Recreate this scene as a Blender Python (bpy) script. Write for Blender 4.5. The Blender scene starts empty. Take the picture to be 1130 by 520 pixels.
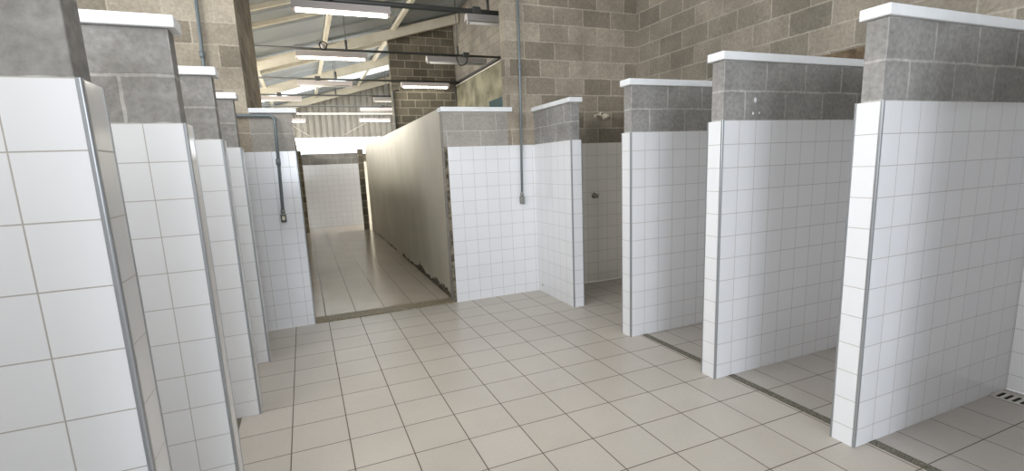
import bpy, bmesh, math, random
from mathutils import Vector, Matrix
random.seed(7)
SC = bpy.context.scene
COL = SC.collection
H = 1.72            # top of the wall tiles
BT = 2.084          # top of the two block courses
CT = 2.134          # top of the capping stones
T = 0.127           # partition thickness

# ------------------------------------------------------------------ materials
def new_mat(name):
    m = bpy.data.materials.new(name); m.use_nodes = True
    nt = m.node_tree
    return m, nt, nt.nodes['Principled BSDF']

def plain(name, col, rough=0.5, metal=0.0, spec=0.5):
    m, nt, b = new_mat(name)
    b.inputs['Base Color'].default_value = (*col, 1)
    b.inputs['Roughness'].default_value = rough
    b.inputs['Metallic'].default_value = metal
    b.inputs['Specular IOR Level'].default_value = spec
    return m

def mottled(name, c1, c2, scale=6.0, rough=0.6, bump=0.0, metal=0.0, detail=6, stretch=(1, 1, 1), lo=0.35, hi=0.65):
    m, nt, b = new_mat(name)
    tc = nt.nodes.new('ShaderNodeTexCoord'); mp = nt.nodes.new('ShaderNodeMapping')
    mp.inputs['Scale'].default_value = stretch
    nz = nt.nodes.new('ShaderNodeTexNoise'); nz.inputs['Scale'].default_value = scale; nz.inputs['Detail'].default_value = detail
    cr = nt.nodes.new('ShaderNodeValToRGB')
    cr.color_ramp.elements[0].position = lo; cr.color_ramp.elements[0].color = (*c1, 1)
    cr.color_ramp.elements[1].position = hi; cr.color_ramp.elements[1].color = (*c2, 1)
    L = nt.links.new
    L(tc.outputs['Object'], mp.inputs['Vector']); L(mp.outputs['Vector'], nz.inputs['Vector'])
    L(nz.outputs['Fac'], cr.inputs['Fac']); L(cr.outputs['Color'], b.inputs['Base Color'])
    b.inputs['Roughness'].default_value = rough; b.inputs['Metallic'].default_value = metal
    if bump:
        bp = nt.nodes.new('ShaderNodeBump'); bp.inputs['Strength'].default_value = bump; bp.inputs['Distance'].default_value = 0.004
        L(nz.outputs['Fac'], bp.inputs['Height']); L(bp.outputs['Normal'], b.inputs['Normal'])
    return m

def brick(name, c1, c2, mortar, bw, rh, ms, offset, rough, mrough, bump=0.3, noise=0.0, nscale=25.0, smear=0.0, dirt=None, wobble=0.0, blotch=0.0):
    """a UV-mapped (metres) unit pattern: tiles when offset is 0, masonry when it is 0.5"""
    m, nt, b = new_mat(name); L = nt.links.new; N = nt.nodes.new
    uv = N('ShaderNodeUVMap'); uv.uv_map = 'UVMap'
    br = N('ShaderNodeTexBrick')
    br.offset = offset; br.offset_frequency = 2; br.squash = 1
    br.inputs['Color1'].default_value = (*c1, 1); br.inputs['Color2'].default_value = (*c2, 1); br.inputs['Mortar'].default_value = (*mortar, 1)
    br.inputs['Scale'].default_value = 1.0
    br.inputs['Mortar Size'].default_value = ms; br.inputs['Mortar Smooth'].default_value = 0.15 if not smear else smear
    br.inputs['Brick Width'].default_value = bw; br.inputs['Row Height'].default_value = rh
    vec = uv.outputs['UV']
    tc = N('ShaderNodeTexCoord')
    if wobble:
        wn = N('ShaderNodeTexNoise'); wn.inputs['Scale'].default_value = 9.0; wn.inputs['Detail'].default_value = 3
        sub = N('ShaderNodeVectorMath'); sub.operation = 'SUBTRACT'; sub.inputs[1].default_value = (0.5, 0.5, 0.5)
        sc = N('ShaderNodeVectorMath'); sc.operation = 'SCALE'; sc.inputs['Scale'].default_value = wobble
        ad = N('ShaderNodeVectorMath'); ad.operation = 'ADD'
        L(tc.outputs['Object'], wn.inputs['Vector']); L(wn.outputs['Color'], sub.inputs[0]); L(sub.outputs[0], sc.inputs[0])
        L(uv.outputs['UV'], ad.inputs[0]); L(sc.outputs[0], ad.inputs[1]); vec = ad.outputs[0]
    L(vec, br.inputs['Vector'])
    col = br.outputs['Color']
    nz = N('ShaderNodeTexNoise'); nz.inputs['Scale'].default_value = nscale; nz.inputs['Detail'].default_value = 8; nz.inputs['Roughness'].default_value = 0.65
    L(tc.outputs['Object'], nz.inputs['Vector'])
    if noise:
        mr = N('ShaderNodeMapRange'); mr.inputs['From Min'].default_value = 0.25; mr.inputs['From Max'].default_value = 0.75
        mr.inputs['To Min'].default_value = 1 - noise; mr.inputs['To Max'].default_value = 1 + noise
        mx = N('ShaderNodeMix'); mx.data_type = 'RGBA'; mx.blend_type = 'MULTIPLY'; mx.inputs['Factor'].default_value = 1
        L(nz.outputs['Fac'], mr.inputs['Value']); L(col, mx.inputs['A']); L(mr.outputs['Result'], mx.inputs['B']); col = mx.outputs['Result']
    if blotch:
        n3 = N('ShaderNodeTexNoise'); n3.inputs['Scale'].default_value = 2.3; n3.inputs['Detail'].default_value = 4
        L(tc.outputs['Object'], n3.inputs['Vector'])
        m3 = N('ShaderNodeMapRange'); m3.inputs['From Min'].default_value = 0.3; m3.inputs['From Max'].default_value = 0.7
        m3.inputs['To Min'].default_value = 1 - blotch; m3.inputs['To Max'].default_value = 1 + blotch
        x3 = N('ShaderNodeMix'); x3.data_type = 'RGBA'; x3.blend_type = 'MULTIPLY'; x3.inputs['Factor'].default_value = 1
        L(n3.outputs['Fac'], m3.inputs['Value']); L(col, x3.inputs['A']); L(m3.outputs['Result'], x3.inputs['B']); col = x3.outputs['Result']
    if dirt:
        n2 = N('ShaderNodeTexNoise'); n2.inputs['Scale'].default_value = dirt[1]; n2.inputs['Detail'].default_value = 5
        L(tc.outputs['Object'], n2.inputs['Vector'])
        r2 = N('ShaderNodeMapRange'); r2.inputs['From Min'].default_value = 0.52; r2.inputs['From Max'].default_value = 0.75
        r2.inputs['To Max'].default_value = dirt[2]
        m2 = N('ShaderNodeMix'); m2.data_type = 'RGBA'; m2.inputs['B'].default_value = (*dirt[0], 1)
        L(n2.outputs['Fac'], r2.inputs['Value']); L(r2.outputs['Result'], m2.inputs['Factor']); L(col, m2.inputs['A']); col = m2.outputs['Result']
    L(col, b.inputs['Base Color'])
    rr = N('ShaderNodeMapRange'); rr.inputs['To Min'].default_value = rough; rr.inputs['To Max'].default_value = mrough
    L(br.outputs['Fac'], rr.inputs['Value']); L(rr.outputs['Result'], b.inputs['Roughness'])
    # joints lie lower than the units; the units carry a fine grain
    inv = N('ShaderNodeMath'); inv.operation = 'SUBTRACT'; inv.inputs[0].default_value = 1.0
    L(br.outputs['Fac'], inv.inputs[1])
    bp = N('ShaderNodeBump'); bp.inputs['Strength'].default_value = bump; bp.inputs['Distance'].default_value = 0.003
    if noise > 0.1:
        ad2 = N('ShaderNodeMath'); ad2.operation = 'ADD'
        L(inv.outputs[0], ad2.inputs[0]); L(nz.outputs['Fac'], ad2.inputs[1]); L(ad2.outputs[0], bp.inputs['Height'])
    else:
        L(inv.outputs[0], bp.inputs['Height'])
    L(bp.outputs['Normal'], b.inputs['Normal'])
    return m

TP, RP = 0.1425, 0.1474      # wall tile pitch
M = {}
M['tile'] = brick('white glazed tile', (.80, .80, .81), (.78, .78, .795), (.44, .41, .375), TP, RP, .0017, 0, .13, .6, .35, noise=.015, nscale=4)
M['tile_far'] = M['tile']
M['tile_cream'] = brick('cream glazed tile', (.86, .81, .73), (.84, .79, .71), (.50, .455, .39), TP, RP, .002, 0, .16, .6, .35, noise=.02, nscale=4)
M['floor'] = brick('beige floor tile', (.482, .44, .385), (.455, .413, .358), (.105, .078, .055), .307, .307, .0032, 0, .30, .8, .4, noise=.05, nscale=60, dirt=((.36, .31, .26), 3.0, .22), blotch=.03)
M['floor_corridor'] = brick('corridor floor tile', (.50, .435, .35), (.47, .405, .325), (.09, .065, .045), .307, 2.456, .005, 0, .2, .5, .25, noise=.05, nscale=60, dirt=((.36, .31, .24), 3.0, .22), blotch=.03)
M['floor_stall'] = brick('shower floor tile', (.41, .375, .34), (.385, .35, .315), (.115, .09, .07), .298, .298, .0030, 0, .30, .8, .4, noise=.05, nscale=60, dirt=((.33, .29, .25), 4.0, .3), blotch=.03)  # base colour lowered to deepen the shade inside the stalls
M['block'] = brick('grey concrete block', (.30, .289, .274), (.215, .205, .19), (.42, .405, .38), .363, .182, .0075, .5, .9, .95, .5, noise=.30, nscale=38, smear=.4, wobble=.016, blotch=.18, dirt=((.13, .12, .105), 3.5, .45))
M['block_half'] = brick('pale concrete block', (.37, .345, .31), (.32, .295, .265), (.44, .42, .385), .378, .189, .007, .5, .9, .95, .5, noise=.2, nscale=45, smear=.4, wobble=.012, blotch=.14)
M['block_wall'] = brick('brown concrete block', (.40, .345, .27), (.22, .186, .14), (.44, .385, .31), .378, .19, .008, .5, .9, .95, .6, noise=.26, nscale=40, smear=.35, wobble=.014, blotch=.18, dirt=((.13, .108, .08), 1.7, .6))
M['block_right'] = brick('brown grey concrete block', (.36, .315, .25), (.22, .195, .155), (.42, .38, .315), .368, .19, .008, .5, .9, .95, .6, noise=.26, nscale=40, smear=.35, wobble=.014, blotch=.18, dirt=((.15, .125, .095), 1.7, .5))
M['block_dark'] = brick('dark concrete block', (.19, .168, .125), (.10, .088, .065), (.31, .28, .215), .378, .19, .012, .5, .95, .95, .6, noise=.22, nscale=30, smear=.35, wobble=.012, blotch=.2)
M['block_hall'] = brick('hall concrete block', (.25, .225, .188), (.19, .17, .14), (.15, .132, .108), .378, .19, .008, .5, .9, .95, .6, noise=.26, nscale=40, smear=.35, wobble=.014, blotch=.18)
M['cap'] = mottled('white painted stone', (.78, .79, .80), (.83, .84, .85), 9, .45, .05)
M['trim'] = plain('aluminium trim', (.34, .35, .36), .3, .5)
M['plaster'] = mottled('cream plaster', (.57, .53, .43), (.64, .60, .50), 2.2, .55, .1, stretch=(1, 1, .6))
M['plaster_old'] = mottled('stained plaster', (.11, .10, .062), (.25, .23, .155), 2.5, .8, .2)
M['rubble'] = mottled('broken plaster edge', (.05, .042, .03), (.25, .215, .155), 22, .95, .5)
M['granite'] = mottled('granite sill', (.12, .098, .058), (.33, .28, .185), 70, .5, .1, detail=3)
M['darkgranite'] = mottled('dark granite strip', (.045, .042, .03), (.22, .20, .15), 120, .6, .1, detail=3)
M['steel_cream'] = mottled('cream painted steel', (.62, .575, .46), (.70, .655, .54), 4, .5)
M['sheet'] = plain('grey roof sheet', (.36, .40, .43), .4, .25)
M['clad'] = mottled('galvanised cladding', (.33, .31, .27), (.40, .38, .335), 3, .5, 0, .1, stretch=(1, 1, .3))
M['conduit'] = plain('grey green conduit', (.20, .23, .24), .42, .2)
M['conduit_dark'] = plain('dark steel pipe', (.10, .102, .098), .5, .3)
M['box'] = mottled('grey cast box', (.22, .22, .20), (.30, .30, .28), 40, .5, .1, .3)
M['outlet'] = plain('ivory outlet', (.62, .58, .45), .4)
M['black'] = plain('black rubber', (.015, .015, .014), .6)
M['housing'] = plain('lamp housing enamel', (.62, .56, .54), .4)
M['housing_old'] = plain('dull lamp housing enamel', (.45, .42, .40), .5)
M['chrome'] = plain('chrome', (.35, .33, .30), .25, 1)
M['ivory'] = plain('ivory plastic', (.66, .60, .47), .35)
M['grate'] = mottled('white drain grate', (.50, .47, .42), (.62, .60, .55), 30, .5)
M['slot'] = plain('dark drain recess', (.012, .009, .008), .9)
M['white_steel'] = plain('white painted steel', (.72, .69, .60), .5)
M['teal'] = plain('teal paint', (.012, .038, .043), .6)
M['brownmortar'] = mottled('brown mortar', (.09, .06, .035), (.22, .16, .10), 14, .95, .3)
m, nt, b = new_mat('lit tube'); b.inputs['Base Color'].default_value = (.9, .9, .85, 1)
b.inputs['Emission Color'].default_value = (1, .95, .84, 1); b.inputs['Emission Strength'].default_value = 15.0; M['tube_on'] = m
M['tube_off'] = plain('unlit tube', (.62, .60, .55), .3)
m, nt, b = new_mat('translucent roof sheet')
nt.nodes.remove(b); tr = nt.nodes.new('ShaderNodeBsdfTranslucent'); tr.inputs['Color'].default_value = (.9, .92, .93, 1)
nt.links.new(tr.outputs[0], nt.nodes['Material Output'].inputs['Surface']); M['skylight'] = m
m, nt, b = new_mat('window glass'); b.inputs['Transmission Weight'].default_value = 1; b.inputs['Roughness'].default_value = 0; b.inputs['IOR'].default_value = 1.0
M['glass'] = m

# ------------------------------------------------------------------ helpers
def tag(o, label=None, cat=None, group=None, kind=None):
    if label: o['label'] = label
    if cat: o['category'] = cat
    if group: o['group'] = group
    if kind: o['kind'] = kind
    return o

def empty(name, loc):
    o = bpy.data.objects.new(name, None); COL.objects.link(o); o.location = loc
    o.empty_display_size = .1
    return o

def bm_box(bm, x0, x1, y0, y1, z0, z1, bev=0.0, seg=2):
    vs = [bm.verts.new((x, y, z)) for x in (x0, x1) for y in (y0, y1) for z in (z0, z1)]
    fs = [(0, 1, 3, 2), (4, 6, 7, 5), (0, 4, 5, 1), (2, 3, 7, 6), (0, 2, 6, 4), (1, 5, 7, 3)]
    faces = [bm.faces.new([vs[i] for i in f]) for f in fs]
    if bev:
        es = list({e for f in faces for e in f.edges})
        bmesh.ops.bevel(bm, geom=es, offset=bev, segments=seg, affect='EDGES', profile=.5)

def bm_tube(bm, pts, r, n=10, caps=True, smooth_corner=0.0):
    """round bar along a polyline; corners are rounded when smooth_corner > 0"""
    P = [Vector(p) for p in pts]
    if smooth_corner and len(P) > 2:
        Q = [P[0]]
        for a, c, d in zip(P, P[1:], P[2:]):
            u = (a - c).normalized(); w = (d - c).normalized()
            k = min(smooth_corner, (a - c).length * .45, (d - c).length * .45)
            A, B = c + u * k, c + w * k
            for i in range(7):
                t = i / 6; Q.append(A * (1 - t) ** 2 + c * 2 * t * (1 - t) + B * t * t)
        Q.append(P[-1]); P = Q
    rings = []
    up = None
    for i, p in enumerate(P):
        d = (P[min(i + 1, len(P) - 1)] - P[max(i - 1, 0)]).normalized()
        if up is None:
            up = Vector((0, 0, 1)) if abs(d.z) < .9 else Vector((1, 0, 0))
        s = d.cross(up).normalized(); up = s.cross(d).normalized()
        rings.append([bm.verts.new(p + (s * math.cos(a) + up * math.sin(a)) * r) for a in [2 * math.pi * k / n for k in range(n)]])
    for A, B in zip(rings, rings[1:]):
        for k in range(n):
            f = bm.faces.new((A[k], A[(k + 1) % n], B[(k + 1) % n], B[k])); f.smooth = True
    if caps:
        bm.faces.new(rings[0][::-1]); bm.faces.new(rings[-1])

def bm_lathe(bm, prof, n=20, mat=Matrix.Identity(4)):
    """prof: list of (radius, height) turned about local z, then moved by mat"""
    rings = []
    for r, h in prof:
        if r < 1e-6:
            rings.append([bm.verts.new(mat @ Vector((0, 0, h)))])
        else:
            rings.append([bm.verts.new(mat @ Vector((r * math.cos(2 * math.pi * k / n), r * math.sin(2 * math.pi * k / n), h))) for k in range(n)])
    for A, B in zip(rings, rings[1:]):
        for k in range(n):
            a = [A[k % len(A)], A[(k + 1) % len(A)], B[(k + 1) % len(B)], B[k % len(B)]]
            a = list(dict.fromkeys(a))
            if len(a) > 2:
                f = bm.faces.new(a); f.smooth = True

def bm_prism(bm, poly, axis, a0, a1):
    """a closed outline (two coordinates) pulled along the axis"""
    def P(q, a):
        return {'x': (a, q[0], q[1]), 'y': (q[0], a, q[1]), 'z': (q[0], q[1], a)}[axis]
    A = [bm.verts.new(P(q, a0)) for q in poly]; B = [bm.verts.new(P(q, a1)) for q in poly]
    n = len(poly)
    for k in range(n):
        bm.faces.new((A[k], A[(k + 1) % n], B[(k + 1) % n], B[k]))
    bm.faces.new(A[::-1]); bm.faces.new(B)

def build(name, bm, mat, parent=None, uv=None, recalc=True):
    """links the bmesh as one object; world coordinates are kept under the parent.
    uv = (x0, y0, z0) phase of the unit pattern, or a dict of phases per face direction"""
    if recalc: bmesh.ops.recalc_face_normals(bm, faces=bm.faces)
    off = Vector((0, 0, 0))
    if parent is not None:
        p = parent
        while p is not None: off += p.location; p = p.parent
    if uv is not None:
        lay = bm.loops.layers.uv.new('UVMap')
        for f in bm.faces:
            n = f.normal; ax = max(range(3), key=lambda i: abs(n[i]))
            ph = uv
            for l in f.loops:
                c = l.vert.co
                if ax == 0: l[lay].uv = (c.y - ph[1], c.z - ph[2])
                elif ax == 1: l[lay].uv = (c.x - ph[0], c.z - ph[2])
                else: l[lay].uv = (c.x - ph[0], c.y - ph[1])
    if parent is None:
        xs = [v.co for v in bm.verts]
        c = Vector((sum(v.x for v in xs) / len(xs), sum(v.y for v in xs) / len(xs), min(v.z for v in xs)))
        off = c
    bmesh.ops.translate(bm, verts=bm.verts, vec=-off)
    me = bpy.data.meshes.new(name); bm.to_mesh(me); bm.free()
    me.materials.append(mat)
    o = bpy.data.objects.new(name, me); COL.objects.link(o)
    if parent is not None: o.parent = parent
    else: o.location = off
    return o

def box(name, mat, parent, x0, x1, y0, y1, z0, z1, uv=None, bev=0.0, seg=2):
    bm = bmesh.new(); bm_box(bm, x0, x1, y0, y1, z0, z1, bev, seg)
    return build(name, bm, mat, parent, uv)

def struct(o): o['kind'] = 'structure'; return o

def trim_bar(bm, cx, cy, sx, sy, w=.011, z0=0.0, z1=H + .001):
    """quarter-round aluminium edge strip at an outside corner (sx, sy: where the outside lies)"""
    pts = [(-sx * w, -sy * w), (-sx * w, sy * .0015)]
    for k in range(5):
        a = k / 4 * math.pi / 2
        pts.append((sx * (.0015 - .005 + .005 * math.sin(a)), sy * (.0015 - .005 + .005 * math.cos(a))))
    pts.append((sx * .0015, -sy * w))
    bm_prism(bm, [(cx + a, cy + c) for a, c in pts], 'z', z0, z1)

TZ = H - 12 * RP        # pattern phase: full rows from the top, the cut row at the floor
# ------------------------------------------------------------------ setting: floors
bm = bmesh.new(); bm_box(bm, -2.2, 2.565, -6.0, 5.19, -.08, 0)
bm_box(bm, 2.565, 3.894, 3.40, 5.19, -.08, 0)
struct(build('floor', bm, M['floor'], None, (-.216, 2.75, 0)))
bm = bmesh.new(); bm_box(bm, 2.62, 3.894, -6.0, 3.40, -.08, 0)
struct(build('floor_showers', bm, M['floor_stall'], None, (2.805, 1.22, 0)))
bm = bmesh.new(); bm_box(bm, -6.0, 6.0, 5.325, 21.2, -.08, .002)
struct(build('floor_corridor', bm, M['floor_corridor'], None, (-.216 - .02, 2.75 + .1, 0)))
o = struct(box('trim_1', M['granite'], None, -.03, 1.43, 5.188, 5.40, -.05, .010, bev=.003))
o = struct(box('trim_3', M['darkgranite'], None, -.57, -.515, -6.0, 5.19, -.05, .003))
o = struct(box('trim_2', M['darkgranite'], None, 2.565, 2.62, -6.0, 3.40, -.05, .003))

# ------------------------------------------------------------------ setting: walls
UVF = (2.22, 0, 1.895 - .19 * 10)         # masonry phase on the far walls
def uvwall(): return (2.22, 5.21, -.005)
# right half wall beside the doorway and the tall wall behind the last stall (one wall of one masonry)
w = box('wall_far_right', M['block_half'], None, 1.425, 2.17, 5.21, 5.327, 0, BT, (2.22 - .189, 5.21, -.005 + .19))
struct(w)
def sub(name, mat, parent, *a, **k):
    return box(name, mat, parent, *a, **k)
sub('tile_cladding', M['tile'], w, 1.456, 2.50, 5.192, 5.215, 0, H, uv=(1.456, 0, TZ), bev=.001, seg=1)
sub('capping_stone', M['cap'], w, 1.405, 2.222, 5.178, 5.34, BT, CT, bev=.006)
sub('raw_edge', M['rubble'], w, 1.424, 1.457, 5.196, 5.212, 0, H + .002)
w = struct(box('wall_far_showers', M['block_wall'], None, 2.17, 3.93, 5.21, 5.327, 0, 5.2, (2.22, 5.21, -.005)))
sub('tile_cladding', M['tile_cream'], w, 2.606, 3.894, 5.192, 5.215, 0, H, uv=(3.894, 0, TZ), bev=.001, seg=1)

w = struct(box('wall_far_left', M['block_half'], None, -.40, -.035, 5.21, 5.327, 0, BT, (-.40, 5.21, -.005 + .19)))
sub('tile_cladding', M['tile'], w, -2.0, -.032, 5.192, 5.215, 0, H, uv=(-.104, 0, TZ), bev=.001, seg=1)
sub('capping_stone', M['cap'], w, -.395, .01, 5.178, 5.34, 2.07, 2.115, bev=.006)
bm = bmesh.new(); trim_bar(bm, -.032, 5.192, 1, -1)
build('edge_trim', bm, M['trim'], w)
w = struct(box('wall_far_left_tall', M['block_wall'], None, -2.2, -.40, 5.21, 7.55, 0, 4.05, (-.567, 5.32, -.005)))

w = struct(box('wall_right', M['block_right'], None, 3.912, 4.05, -6.0, 5.327, 0, 5.25, (0, 2.755, -.005)))
sub('tile_cladding', M['tile'], w, 3.894, 3.915, -6.0, 5.2, 0, H, uv=(0, 1.459, TZ), bev=.001, seg=1)
# a rough brown bedding-mortar band shows where a course steps back
bm = bmesh.new()
ys = [2.30, 2.42, 2.5, 2.6, 2.7, 2.8, 2.88, 2.95]; hs = [.01, .05, .09, .085, .07, .05, .03, .005]
bm_prism(bm, [(y, 2.252) for y in ys] + [(y, 2.252 - h) for y, h in reversed(list(zip(ys, hs)))], 'x', 3.904, 3.914)
build('mortar_band', bm, M['brownmortar'], w)
w = struct(box('wall_left', M['block_wall'], None, -2.2, -2.06, -6.0, 5.327, 0, 2.4, (0, 0, -.005)))
sub('tile_cladding', M['tile'], w, -2.062, -2.04, -6.0, 5.2, 0, H, uv=(0, 0, TZ))
# wall behind the camera: block piers with one broad window opening, added for its light
w = struct(box('wall_back', M['block_wall'], None, -2.2, 4.05, -6.14, -6.0, 0, 1.1, (0, 0, -.005)))
sub('pier', M['block_wall'], w, -2.2, -1.7, -6.14, -6.0, 1.1, 3.5, uv=(0, 0, -.005))
sub('pier', M['block_wall'], w, 3.55, 4.05, -6.14, -6.0, 1.1, 3.5, uv=(0, 0, -.005))

# ------------------------------------------------------------------ shower partitions
def partition(name, x_end, x_in, y, side, label, cap=True, group=None, zc=(BT, CT), xcap=None):
    """side=+1: free end faces -x (right row); side=-1: free end faces +x (left row)"""
    t = empty(name, ((x_end + x_in) / 2, y + T / 2, 0))
    tag(t, label, 'partition', group, 'thing')
    xa, xb = sorted((x_end, x_in))
    ph = x_end
    box('tile_cladding', M['tile'], t, xa, xb, y, y + T, 0, H, uv=(ph, y - (TP - T) / 2, TZ), bev=.001, seg=1)
    i = .016
    bx = (xa + i, xb) if side > 0 else (xa, xb - i)
    box('block_masonry', M['block'], t, bx[0], bx[1], y + i, y + T - i, H, zc[0], uv=(bx[0] if side > 0 else bx[1], y + i - .03, H), bev=.003)
    e = .012
    cx = (xa - e, xb) if side > 0 else (xa, xb + e)
    box('capping_stone', M['cap'], t, cx[0], cx[1], y - e * .3, y + T + e * .3, zc[0], zc[1], bev=.005)
    for yy, sy in ((y, -1), (y + T, 1)):
        bm = bmesh.new(); trim_bar(bm, x_end, yy, -side, sy)
        build('edge_trim', bm, M['trim'], t)
    return t

GR, GL = 'tiled partitions on the right side', 'tiled partitions on the left side'
partition('shower_partition', 2.451, 3.9, 1.459, 1, 'largest right-hand white tiled shower partition, beside the floor drain grate', group=GR)
p2 = partition('shower_partition', 2.447, 3.9, 2.386, 1, 'white tiled shower partition standing second from the floor drain grate, right side', group=GR)
partition('shower_partition', 2.451, 3.9, 3.333, 1, 'white tiled shower partition directly in front of the wall shower head', group=GR)
for fx, fz, fr in ((2.735, 1.848, .012), (2.72, 1.765, .008), (2.775, 1.768, .005)):
    bm = bmesh.new()
    bm_lathe(bm, [(0, .002), (fr * .7, .002), (fr, 0)], 9, Matrix.Translation((fx, 2.386 + .016, fz)) @ Matrix.Rotation(math.pi / 2, 4, 'X') @ Matrix.Diagonal((1, 1.35, 1, 1)))
    build('paint_fleck', bm, M['cap'], p2)
LZ = (2.076, 2.122)
partition('shower_partition', -.402, -2.05, 1.328, -1, 'closest left-hand white tiled partition, its top cut off by the photo edge', group=GL, zc=LZ)
partition('shower_partition', -.402, -2.05, 2.334, -1, 'second left-hand tiled partition, white capping stone above two wide grey blocks', group=GL, zc=LZ)
partition('shower_partition', -.404, -2.05, 3.335, -1, 'third left-hand tiled partition, whose cap is below the grey vertical pipe end', group=GL, zc=LZ)
partition('shower_partition', -.404, -2.05, 4.295, -1, 'left-hand tiled partition standing closest to the wall with the outlet box', group=GL, zc=LZ)

struct(box('wall_stall_left_unseen', M['tile'], None, -2.05, -.402, .33, .457, 0, CT, (-.402, .33, TZ)))  # unseen nearer partition, added to shade the first left-hand one
struct(box('wall_stall_right_unseen', M['tile'], None, 2.451, 3.9, .53, .657, 0, CT, (2.451, .53, TZ)))  # unseen nearer partition, added to shade the first right-hand stall
# the short return beside the last stall runs along y
t = tag(empty('shower_partition', (2.542, 4.77, 0)), 'short white tiled return wall left of the shower head, beside the dangling conduit', 'partition', None, 'thing')
box('tile_cladding', M['tile'], t, 2.482, 2.609, 4.348, 5.20, 0, H, uv=(2.482 - (TP - T) / 2, 4.348, TZ), bev=.001, seg=1)
box('block_masonry', M['block'], t, 2.498, 2.593, 4.366, 5.212, H, BT, uv=(2.498, 4.366 - .22, H), bev=.003)
box('capping_stone', M['cap'], t, 2.466, 2.618, 4.338, 5.212, BT, CT - .004, bev=.005)
for xx, sx in ((2.482, -1), (2.609, 1)):
    bm = bmesh.new(); trim_bar(bm, xx, 4.348, sx, -1); build('edge_trim', bm, M['trim'], t)
bm = bmesh.new(); bm_lathe(bm, [(0, .002), (.009, .002), (.011, 0)], 12, Matrix.Translation((2.481, 5.085, .085)) @ Matrix.Rotation(-math.pi / 2, 4, 'Y'))
build('wall_plug', bm, M['slot'], t)

# ------------------------------------------------------------------ corridor
# long cream plastered wall with a broken lower edge
NX, FX, Y0, Y1 = 1.428, 1.525, 5.33, 13.05
def wx(y): return NX + (FX - NX) * (y - Y0) / (Y1 - Y0)
bm = bmesh.new()
A = [(wx(Y0) + .012, Y0), (wx(Y1) + .012, Y1), (wx(Y1) + .15, Y1), (wx(Y0) + .15, Y0)]
bm_prism(bm, A, 'z', 0, 2.12)
cw = struct(build('wall_corridor', bm, M['rubble'], None))
bm = bmesh.new()
rnd = random.Random(3)
def edge(y):                 # height of the broken plaster edge above the floor
    d = y - Y0
    base = .10 if d < .8 else .075 if d < 1.7 else .05 if d < 3.2 else .02
    return base
n = 150; low = []
v = 0
for k in range(n + 1):
    y = Y0 + (Y1 - Y0) * (k / n) ** 1.5
    v = .6 * v + rnd.uniform(-.028, .028)
    h = max(.004, edge(y) + v)
    if 7.0 < y < 7.12: h = .17
    if 5.95 < y < 6.02: h = .12
    low.append((y, h))
fr = [(bm.verts.new((wx(y), y, h)), bm.verts.new((wx(y), y, 2.134)), bm.verts.new((wx(y) + .014, y, h)), bm.verts.new((wx(y) + .16, y, 2.134)), bm.verts.new((wx(y) + .16, y, 2.11)), bm.verts.new((wx(y)+.014, y, 2.11))) for y, h in low]
for a, c in zip(fr, fr[1:]):
    bm.faces.new((a[0], c[0], c[1], a[1])); bm.faces.new((a[2], a[0], a[0], c[0]) if False else (a[0], a[2], c[2], c[0]))
    bm.faces.new((a[1], c[1], c[3], a[3])); bm.faces.new((a[3], c[3], c[4], a[4]))
    bm.faces.new((a[4], c[4], c[5], a[5])); bm.faces.new((a[5], c[5], c[2], a[2]))
bm.faces.new(fr[0]) if False else None
for e in (fr[0], fr[-1]):
    bm.faces.new((e[0], e[1], e[3], e[4], e[5], e[2]))
build('plaster_coat', bm, M['plaster'], cw)

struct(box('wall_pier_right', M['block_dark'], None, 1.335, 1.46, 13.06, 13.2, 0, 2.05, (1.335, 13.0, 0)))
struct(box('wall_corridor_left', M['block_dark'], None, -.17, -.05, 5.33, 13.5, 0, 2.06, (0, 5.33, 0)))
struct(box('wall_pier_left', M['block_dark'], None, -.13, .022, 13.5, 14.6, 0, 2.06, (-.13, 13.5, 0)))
# white tiled screen across the end of the corridor
t = tag(empty('shower_partition', (.8, 14.66, 0)), 'white tiled screen wall closing the far end of the corridor', 'partition', None, 'thing')
box('tile_cladding', M['tile'], t, .03, 1.55, 14.62, 14.747, 0, H, uv=(.055, 0, TZ), bev=.001, seg=1)
box('block_masonry', M['block'], t, .03, 1.53, 14.636, 14.73, H, 2.02, uv=(.03, 0, H))
struct(box('wall_corridor_end', M['plaster'], None, 1.62, 3.0, 15.72, 15.85, 0, 1.78))
# block wall across the hall behind the corridor wall, and the hall's right wall beyond the stalls
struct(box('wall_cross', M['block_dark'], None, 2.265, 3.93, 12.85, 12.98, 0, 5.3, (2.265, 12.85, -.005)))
w = struct(box('wall_right_hall', M['block_hall'], None, 3.945, 4.08, 5.33, 13.6, 0, 5.35, (0, 5.33, -.005)))
sub('lintel', M['block_hall'], w, 3.945, 4.08, 13.6, 15.6, 2.6, 5.35, uv=(0, 5.33, -.005))
sub('pier', M['block_hall'], w, 3.945, 4.08, 15.6, 21.2, 0, 5.35, uv=(0, 5.33, -.005))
sub('plaster_dado', M['plaster_old'], w, 3.925, 3.95, 5.33, 12.84, 0, 3.56)
sub('dado_ledge', M['white_steel'], w, 3.905, 3.95, 5.33, 12.84, 3.566, 3.582)  # white strip stands in for light on the plaster's top edge
sub('painted_panel', M['teal'], w, 3.918, 3.926, 8.6, 10.4, 0.0, 2.88)
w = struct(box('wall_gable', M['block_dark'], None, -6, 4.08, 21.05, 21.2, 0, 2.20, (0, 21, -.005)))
struct(box('wall_left_hall', M['clad'], None, -6.1, -6.0, 5.33, 21.2, 0, 2.6))
struct(box('wall_hall_front', M['block_wall'], None, -6.0, -2.2, 5.21, 5.33, 0, 3.4, (0, 0, -.005)))

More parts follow.
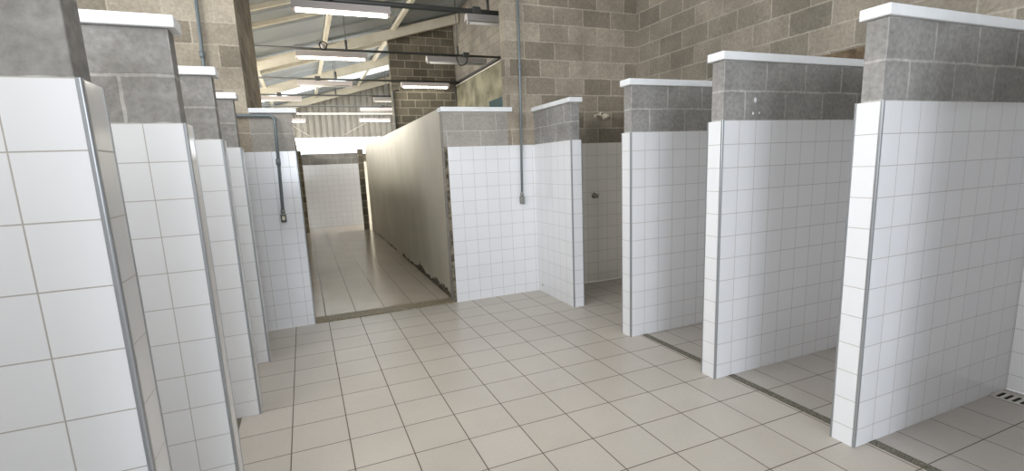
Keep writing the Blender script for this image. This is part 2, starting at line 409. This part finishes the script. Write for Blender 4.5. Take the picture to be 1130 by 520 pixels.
# corrugated gable cladding above the open light band
RA, RB = 4.21, .275
def roof_z(x): return RA + RB * x
bm = bmesh.new()
xs, prof = [], []
x = -6.0; k = 0
while x < 4.05:
    for dx, dy in ((0, 0), (.15, 0), (.16, .06), (.22, .06)):
        if x + dx < 4.06: prof.append((x + dx, 21.1 + dy))
    x += .23
lo = [bm.verts.new((a, c, 2.86)) for a, c in prof]; hi = [bm.verts.new((a, c, roof_z(a) - .02)) for a, c in prof]
lo2 = [bm.verts.new((a, c + .004, 2.86)) for a, c in prof]; hi2 = [bm.verts.new((a, c + .004, roof_z(a) - .02)) for a, c in prof]
for i in range(len(prof) - 1):
    bm.faces.new((lo[i], lo[i + 1], hi[i + 1], hi[i])); bm.faces.new((lo2[i + 1], lo2[i], hi2[i], hi2[i + 1]))
    bm.faces.new((lo[i + 1], lo[i], lo2[i], lo2[i + 1])); bm.faces.new((hi[i], hi[i + 1], hi2[i + 1], hi2[i]))
struct(build('wall_gable_cladding', bm, M['clad'], None))

# ------------------------------------------------------------------ roof
def roof_sheet(name, mat, y0, y1, pitch=.5):
    """ribbed sheeting, the ribs run up the slope"""
    bm = bmesh.new(); prof = []
    y = y0
    while y < y1 - 1e-6:
        for dy, dz in ((0, 0), (pitch * .80, 0), (pitch * .86, -.035), (pitch * .94, -.035)):
            if y + dy <= y1: prof.append((y + dy, dz))
        y += pitch
    prof.append((y1, 0))
    xa, xb = -6.2, 4.2
    rows = [[bm.verts.new((x, y, roof_z(x) + dz + o)) for y, dz in prof] for x, o in ((xa, 0), (xb, 0), (xb, .008), (xa, .008))]
    for A, B in zip(rows, rows[1:] + rows[:1]):
        for i in range(len(prof) - 1): bm.faces.new((A[i], A[i + 1], B[i + 1], B[i]))
    return struct(build(name, bm, mat, None))
roof_sheet('ceiling', M['sheet'], 2.6, 16.85, .98)
roof_sheet('ceiling_skylight', M['skylight'], 16.85, 19.1, .5)
roof_sheet('ceiling_end', M['sheet'], 19.1, 21.2, .5)
roof_sheet('ceiling_front', M['sheet'], -6.2, 2.6, .55)

def sloped_bar(name, label, cat, group, y, d, w, lift, mat, xa=-6.0, xb=3.92, lips=True):
    """a channel section running up the slope"""
    bm = bmesh.new()
    t = .012
    sec = [(0, 0), (w, 0), (w, -.03 if lips else -t), (w - t, -.03 if lips else -t), (w - t, -t), (t, -t), (t, -d + t), (w - t, -d + t), (w - t, -d + .03), (w, -d + .03), (w, -d), (0, -d)]
    A = [bm.verts.new((xa, y + a, roof_z(xa) - lift + c)) for a, c in sec]; B = [bm.verts.new((xb, y + a, roof_z(xb) - lift + c)) for a, c in sec]
    n = len(sec)
    for k in range(n): bm.faces.new((A[k], A[(k + 1) % n], B[(k + 1) % n], B[k]))
    bm.faces.new(A[::-1]); bm.faces.new(B)
    return tag(build(name, bm, mat, None), label, cat, group)
G_R = 'cream steel rafters under the roof'
sloped_bar('roof_rafter', 'deep cream steel rafter meeting the dark block cross wall at its top', 'rafter', G_R, 12.25, .21, .12, .09, M['steel_cream'])
sloped_bar('roof_rafter', 'cream steel rafter just in front of the bright translucent roof strip', 'rafter', G_R, 15.7, .24, .12, .09, M['steel_cream'])
sloped_bar('roof_rafter', 'cream steel rafter along the sloping top of the ribbed end wall', 'rafter', G_R, 20.5, .26, .12, .04, M['steel_cream'])
sloped_bar('roof_rafter', 'thin cream roof bar just above the lit lamp at the top of the photo', 'rafter', G_R, 9.9, .07, .06, .0, M['steel_cream'])
sloped_bar('roof_rafter', 'thin cream roof bar crossing the extreme top left of the roof view', 'rafter', G_R, 8.95, .07, .06, .0, M['steel_cream'])
sloped_bar('roof_rafter', 'thin cream roof bar low on the left, behind the deep rafter', 'rafter', G_R, 13.9, .09, .07, .0, M['steel_cream'])
def purlin(x, label, y0=6.0, y1=20.9, w=.085, d=.09):
    bm = bmesh.new(); z = roof_z(x) - .002
    bm_box(bm, x - w / 2, x + w / 2, y0, y1, z - d - .04, z - .04, .004)
    return tag(build('roof_purlin', bm, M['steel_cream'], None), label, 'purlin', 'cream steel purlins under the roof')
purlin(.76, 'cream steel purlin passing over the middle of the lit hanging lamps')
purlin(2.33, 'cream steel purlin running diagonally past the top left of the cross wall')
purlin(-.71, 'cream steel purlin beside the tall brown block wall on the left')

# white girt and bracing rods on the gable
tag(box('girt', M['white_steel'], None, -1.9, 3.92, 19.6, 19.66, 3.585, 3.645, bev=.006), 'long white horizontal steel rail across the ribbed end wall', 'rail')
for (a, c, lab) in (((1.7, 20.95, 2.95), (2.75, 20.95, 3.5), 'thin pale bracing rod at right of the bright light band'), ((.45, 20.95, 2.9), (-.2, 20.95, 3.35), 'thin pale bracing rod at left of the bright light band')):
    bm = bmesh.new(); bm_tube(bm, [a, c], .012, 8)
    tag(build('bracing_rod', bm, M['white_steel'], None), lab, 'rod', 'bracing rods of the end wall')

# ------------------------------------------------------------------ hanging pipes and lamps
PZ = 3.62
def pipe(y, r, label, hang=(), boxes=(), loops=(), xa=-1.9, xb=3.92):
    t = tag(empty('hanging_pipe', ((xa + xb) / 2, y, PZ)), label, 'pipe', 'hanging conduit pipes under the roof')
    bm = bmesh.new(); bm_tube(bm, [(xa, y, PZ), (xb, y, PZ)], r, 12); build('pipe', bm, M['conduit_dark'], t)
    for x in hang:
        bm = bmesh.new(); bm_tube(bm, [(x, y, PZ), (x, y, roof_z(x) - .01)], .007, 6); build('hanger_rod', bm, M['conduit_dark'], t)
        bm = bmesh.new(); bm_tube(bm, [(x, y, PZ - .01), (x, y, PZ + .17)], .022, 8); build('hanger_clamp', bm, M['conduit_dark'], t)
    for x in boxes:
        box('junction_box', M['conduit_dark'], t, x - .06, x + .06, y - .055, y + .055, PZ - .034, PZ + .055, bev=.012)
    for x in loops:
        bm = bmesh.new()
        pts = [(x + .06 * math.cos(a) * (1 + .1 * math.sin(3 * a)), y - .05 - .02 * math.sin(a), PZ + .05 + .06 * math.sin(a)) for a in [2 * math.pi * k / 22 for k in range(23)]]
        bm_tube(bm, pts, .012, 6); build('cable_loop', bm, M['black'], t)
        bm = bmesh.new(); bm_lathe(bm, [(0, -.03), (.04, -.03), (.043, 0), (.04, .03), (0, .03)], 16, Matrix.Translation((x, y - .05, PZ + .04)) @ Matrix.Rotation(math.pi / 2, 4, 'X'))
        build('round_box', bm, M['housing_old'], t)
    return t
pipe(6.88, .035, 'thick dark pipe across the very top, above the largest lit lamp', hang=(2.64,), boxes=(2.46,), loops=(.55,))
pipe(9.55, .021, 'dark pipe above the second lit lamp, with a coiled cable loop', hang=(.95, 3.0), boxes=(3.16,), loops=(.565,))
cp = bpy.data.objects['hanging_pipe.001']
bm = bmesh.new(); bm_tube(bm, [(2.98, 9.53, 3.60), (2.94, 9.455, 3.55), (2.99, 9.45, 3.41), (3.10, 9.45, 3.43), (3.17, 9.455, 3.53), (3.16, 9.53, 3.59)], .009, 6, smooth_corner=.05)
build('hanging_cable', bm, M['black'], cp)
pipe(12.5, .021, 'dark pipe passing in front of the translucent roof strip', hang=(.95,), boxes=(.55,))
pipe(15.05, .022, 'dark pipe crossing above the top of the ribbed end wall', hang=(1.1,), boxes=(-.35,))
pipe(17.5, .021, 'lower dark pipe crossing the middle of the ribbed end wall', hang=(2.9,), boxes=(2.75,))

def lamp(x, y, label, lit=True, group='fluorescent lamps hanging from the pipes', zt=3.46, L=1.185, old=False):
    """batten lamp: channel housing, sloping reflector, tube in two holders, two suspension clips"""
    t = tag(empty('fluorescent_lamp', (x + L / 2, y, zt)), label, 'lamp', group)
    hm = M['housing_old'] if old else M['housing']
    bm = bmesh.new()
    bm_prism(bm, [(y - .045, zt + .12), (y + .045, zt + .12), (y + .075, zt + .035), (y + .075, zt + .022), (y + .03, zt + .045), (y - .03, zt + .045), (y - .075, zt + .022), (y - .075, zt + .035)], 'x', x, x + L)
    build('housing', bm, hm, t)
    bm = bmesh.new(); bm_tube(bm, [(x + .045, y, zt + .012), (x + L - .045, y, zt + .012)], .021, 12)
    build('tube', bm, M['tube_on'] if lit else M['tube_off'], t)
    for xx in (x + .012, x + L - .044):
        box('lamp_holder', hm, t, xx, xx + .032, y - .022, y + .022, zt - .008, zt + .047, bev=.005)
    for xx in (x + .27, x + L - .27):
        bm = bmesh.new(); bm_tube(bm, [(xx, y, zt + .11), (xx, y, PZ - .03)], .012, 8); build('suspension_clip', bm, M['conduit_dark'], t)
    return t
lamp(.09, 6.88, 'largest lit fluorescent lamp, hanging at the top of the photo')
lamp(.105, 9.55, 'lit fluorescent lamp second in the row below the largest one')
lamp(.115, 12.5, 'dim fluorescent lamp against the translucent roof strip', lit=False)
lamp(-.98, 15.05, 'fluorescent lamp partly hidden by the tall brown wall on the left', lit=False)
lamp(2.43, 12.42, 'lit fluorescent lamp in front of the dark block cross wall')
bpy_last = lamp(2.38, 9.55, 'unlit fluorescent lamp below the pipe at the block wall corner', lit=False, old=True)
lamp(2.31, 6.88, 'unlit lamp half hidden behind the tall block wall, at the top', lit=False, old=True)
lamp(2.12, 15.05, 'small distant lamp beside the top left of the cross wall', lit=False, old=True)
lamp(2.0, 17.5, 'faint distant lamp just above the white steel rail', lit=False)
lamp(2.2, 20.0, 'small distant lit lamp under the white steel rail', zt=3.37)
lamp(-.86, 20.0, 'tiny distant lit lamp just above the left end of the light band', zt=3.37)

# ------------------------------------------------------------------ conduits, boxes, fittings
def conduit(label, pts, r, boxpos, mat, group=None, outlet=True, couplings=()):
    t = tag(empty('electrical_conduit', pts[-1]), label, 'conduit', group)
    bm = bmesh.new(); bm_tube(bm, pts, r, 12, smooth_corner=.06); build('pipe', bm, mat, t)
    for c, d in couplings:
        bm = bmesh.new(); d = Vector(d); bm_tube(bm, [Vector(c) - d * .03, Vector(c) + d * .03], r * 1.45, 12); build('coupling', bm, mat, t)
    if boxpos:
        x, y, z = boxpos                 # top centre of the box body
        w, h, dp = .052, .085, .045
        bm = bmesh.new(); bm_box(bm, x - w / 2, x + w / 2, y - dp, y, z - h, z, .008, 3)
        bm_lathe(bm, [(.013, -.002), (.02, .0), (.02, .03), (.015, .042), (.015, .05)], 14, Matrix.Translation((x, y - dp / 2, z)))
        bx = build('outlet_box', bm, M['box'], t)
        if outlet:
            box('cover_plate', M['black'], bx, x - .021, x + .021, y - dp - .004, y - dp + .001, z - .074, z - .012, bev=.002)
            box('socket', M['outlet'], bx, x - .013, x + .013, y - dp - .009, y - dp - .003, z - .062, z - .022, bev=.003)
        else:
            box('cover_plate', M['box'], bx, x - .016, x + .016, y - dp - .005, y - dp + .001, z - .07, z - .015, bev=.003)
    return t
conduit('grey conduit dropping down the tall wall onto white tiles beside the return wall', [(2.335, 5.165, 4.0), (2.325, 5.165, 2.5), (2.297, 5.165, 1.19)], .0135, (2.296, 5.19, 1.14), M['conduit'], outlet=False,
        couplings=(((2.326, 5.165, 2.56), (0, 0, 1)),))
conduit('blue grey conduit bending down from the left wall to an outlet box', [(-.66, 5.165, 3.95), (-.70, 5.165, 2.045), (-.182, 5.165, 2.045), (-.207, 5.165, 1.17)], .0145, (-.209, 5.19, 1.135), M['conduit'],
        couplings=(((-.692, 5.165, 2.56), (0, 0, 1)), ((-.197, 5.165, 1.62), (0, 0, 1))))
conduit('thin dark conduit bracketed along the edge of the dark cross wall', [(2.44, 12.82, 3.44), (2.29, 12.82, 3.44), (2.29, 12.82, .02)], .018, None, M['conduit_dark'])
conduit('dark conduit running up the inner corner beside the stained plaster', [(3.90, 12.80, 2.3), (3.90, 12.80, 3.72)], .022, None, M['conduit_dark'])
conduit('dark straight conduit rising along the ledge above the stained plaster', [(3.91, 5.4, 3.64), (3.91, 12.8, 3.64)], .026, None, M['conduit_dark'])

# shower head on the back wall of the last stall
t = tag(empty('wall_shower', (3.36, 5.21, 2.03)), 'cream plastic shower head on the block wall above the last stall', 'shower head')
SH = Matrix.Translation((3.315, 5.21, 2.035)) @ Matrix.Scale(.66, 4)
RX = lambda d: Matrix.Rotation(math.radians(d), 4, 'X')
def T3(x, y, z): return SH @ Matrix.Translation((x, y, z))
bm = bmesh.new(); bm_lathe(bm, [(0, 0), (.03, 0), (.03, .006), (.02, .014), (0, .014)], 18, T3(0, 0, 0) @ RX(90))
build('wall_flange', bm, M['ivory'], t)
bm = bmesh.new(); bm_tube(bm, [SH @ Vector(q) for q in ((0, -.01, 0), (.01, -.09, .025), (.045, -.15, .025), (.06, -.17, -.005))], .0095, 12, smooth_corner=.03)
build('arm', bm, M['ivory'], t)
bm = bmesh.new(); bm_lathe(bm, [(0, -.036), (.02, -.038), (.036, -.028), (.042, 0), (.036, .028), (.02, .038), (0, .036)], 20, T3(.038, -.135, .02) @ RX(78))
build('swivel_body', bm, M['ivory'], t)
bm = bmesh.new(); bm_lathe(bm, [(0, .037), (.015, .037), (.016, .033)], 14, T3(.036, -.137, .022) @ RX(78))
build('inlet_hole', bm, M['slot'], t)
bm = bmesh.new(); bm_lathe(bm, [(0, .045), (.03, .045), (.05, .03), (.068, -.005), (.07, -.03), (.062, -.04), (0, -.042)], 24, T3(.10, -.18, -.02) @ Matrix.Rotation(math.radians(-18), 4, 'Y') @ RX(-22))
build('spray_rose', bm, M['ivory'], t)
t = tag(empty('shower_valve', (3.275, 5.192, 1.085)), 'small chrome valve knob on the cream tiles below the shower head', 'valve')
R = Matrix.Translation((3.275, 5.192, 1.085)) @ Matrix.Rotation(math.pi / 2, 4, 'X')
bm = bmesh.new(); bm_lathe(bm, [(0, 0), (.036, 0), (.034, .008), (.016, .016), (.013, .045), (0, .045)], 20, R); build('escutcheon', bm, M['chrome'], t)
bm = bmesh.new()
bm_lathe(bm, [(0, .042), (.018, .042), (.024, .052), (.022, .068), (0, .074)], 18, R)
for a in range(4):
    d = Matrix.Rotation(a * math.pi / 2 + .5, 4, 'Z') @ Vector((.034, 0, .058))
    bm_tube(bm, [R @ Vector((0, 0, .058)), R @ d], .007, 8)
build('handle', bm, M['chrome'], t)

# drain grate in the nearest stall
t = tag(empty('floor_drain', (3.76, 1.2, 0)), 'white slotted drain grate on the floor of the right-hand stall', 'drain')
box('channel', M['slot'], t, 3.695, 3.825, .935, 1.452, -.02, .002)
bm = bmesh.new()
x0, x1, y0, y1 = 3.695, 3.825, .935, 1.452
bm_box(bm, x0, x0 + .014, y0, y1, .001, .007); bm_box(bm, x1 - .014, x1, y0, y1, .001, .007)
y = y1 - .016
while y > y0:
    bm_box(bm, x0 + .013, x1 - .013, y, y + .016, .001, .0068); y -= .036
build('grate', bm, M['grate'], t)

# ------------------------------------------------------------------ light
W = bpy.data.worlds.new('sky'); SC.world = W; W.use_nodes = True
bg = W.node_tree.nodes['Background']; bg.inputs['Color'].default_value = (.93, .97, 1, 1); bg.inputs['Strength'].default_value = 3.0
def area(name, loc, aim, sx, sy, power, col=(1, 1, 1)):
    """area lamp: daylight at openings, some of them added, and extra fill"""
    l = bpy.data.lights.new(name, 'AREA'); l.shape = 'RECTANGLE'; l.size = sx; l.size_y = sy; l.energy = power; l.color = col
    o = bpy.data.objects.new(name, l); COL.objects.link(o); o.location = loc
    o.rotation_euler = Vector(aim).to_track_quat('-Z', 'Y').to_euler()
    return o
area('added_window_light', (-.75, -5.98, 2.4), (0, 1, 0), 2.4, 2.2, 225, (.80, .88, 1))  # lamp at the unseen window added behind the camera
area('aisle_fill_light', (.9, 2.9, 4.15), (0, 0, -1), 1.6, 3.6, 22, (1, .99, .98)).data.spread = math.radians(95)  # added fill over the aisle; the roof above is solid
area('added_eaves_light', (-2.1, 1.3, 2.95), (1, 0, -.1), 5.2, .9, 160, (1, .99, .97))  # lamp at an unseen open band added above the left wall
area('hall_side_fill', (-5.8, 11.0, 1.9), (1, 0, .25), 10.0, 1.4, 800, (1, .98, .94))  # added hall fill; the wall behind it has no opening
area('hall_left_fill', (-3.6, 9.5, 3.12), (.35, 0, -1), 2.0, 7.0, 1350, (1, .985, .95))  # added fill from upper left; the roof sheet there is solid
area('hall_roof_daylight', (1.0, 18.0, 4.35), (0, 0, -1), 5.5, 2.0, 100, (1, 1, .98))
area('side_door_daylight', (3.94, 14.6, 1.5), (-1, 0, 0), 2.0, 2.2, 160, (1, 1, .98))

# ------------------------------------------------------------------ camera
F, CX, CY = 541.006, 565.0, 276.634
cam = bpy.data.cameras.new('camera'); co = bpy.data.objects.new('camera', cam); COL.objects.link(co)
cam.sensor_fit = 'HORIZONTAL'; cam.sensor_width = 36; cam.lens = F / 1130 * 36
cam.shift_y = (CY - 260) / 1130; cam.clip_start = .05
yaw, pitch, roll = (math.radians(a) for a in (22.504, 9.948, -2.46))
fw = Vector((math.sin(yaw) * math.cos(pitch), math.cos(yaw) * math.cos(pitch), -math.sin(pitch)))
r0 = Vector((math.cos(yaw), -math.sin(yaw), 0)); u0 = r0.cross(fw)
r = math.cos(roll) * r0 + math.sin(roll) * u0; u = -math.sin(roll) * r0 + math.cos(roll) * u0
co.matrix_world = Matrix(((r.x, u.x, -fw.x, 0), (r.y, u.y, -fw.y, 0), (r.z, u.z, -fw.z, 1.505), (0, 0, 0, 1)))
SC.camera = co
SC.view_settings.view_transform = 'Standard'; SC.view_settings.look = 'None'
SC.view_settings.gamma = 1; SC.view_settings.use_curve_mapping = False
SC.view_settings.exposure = 0.10
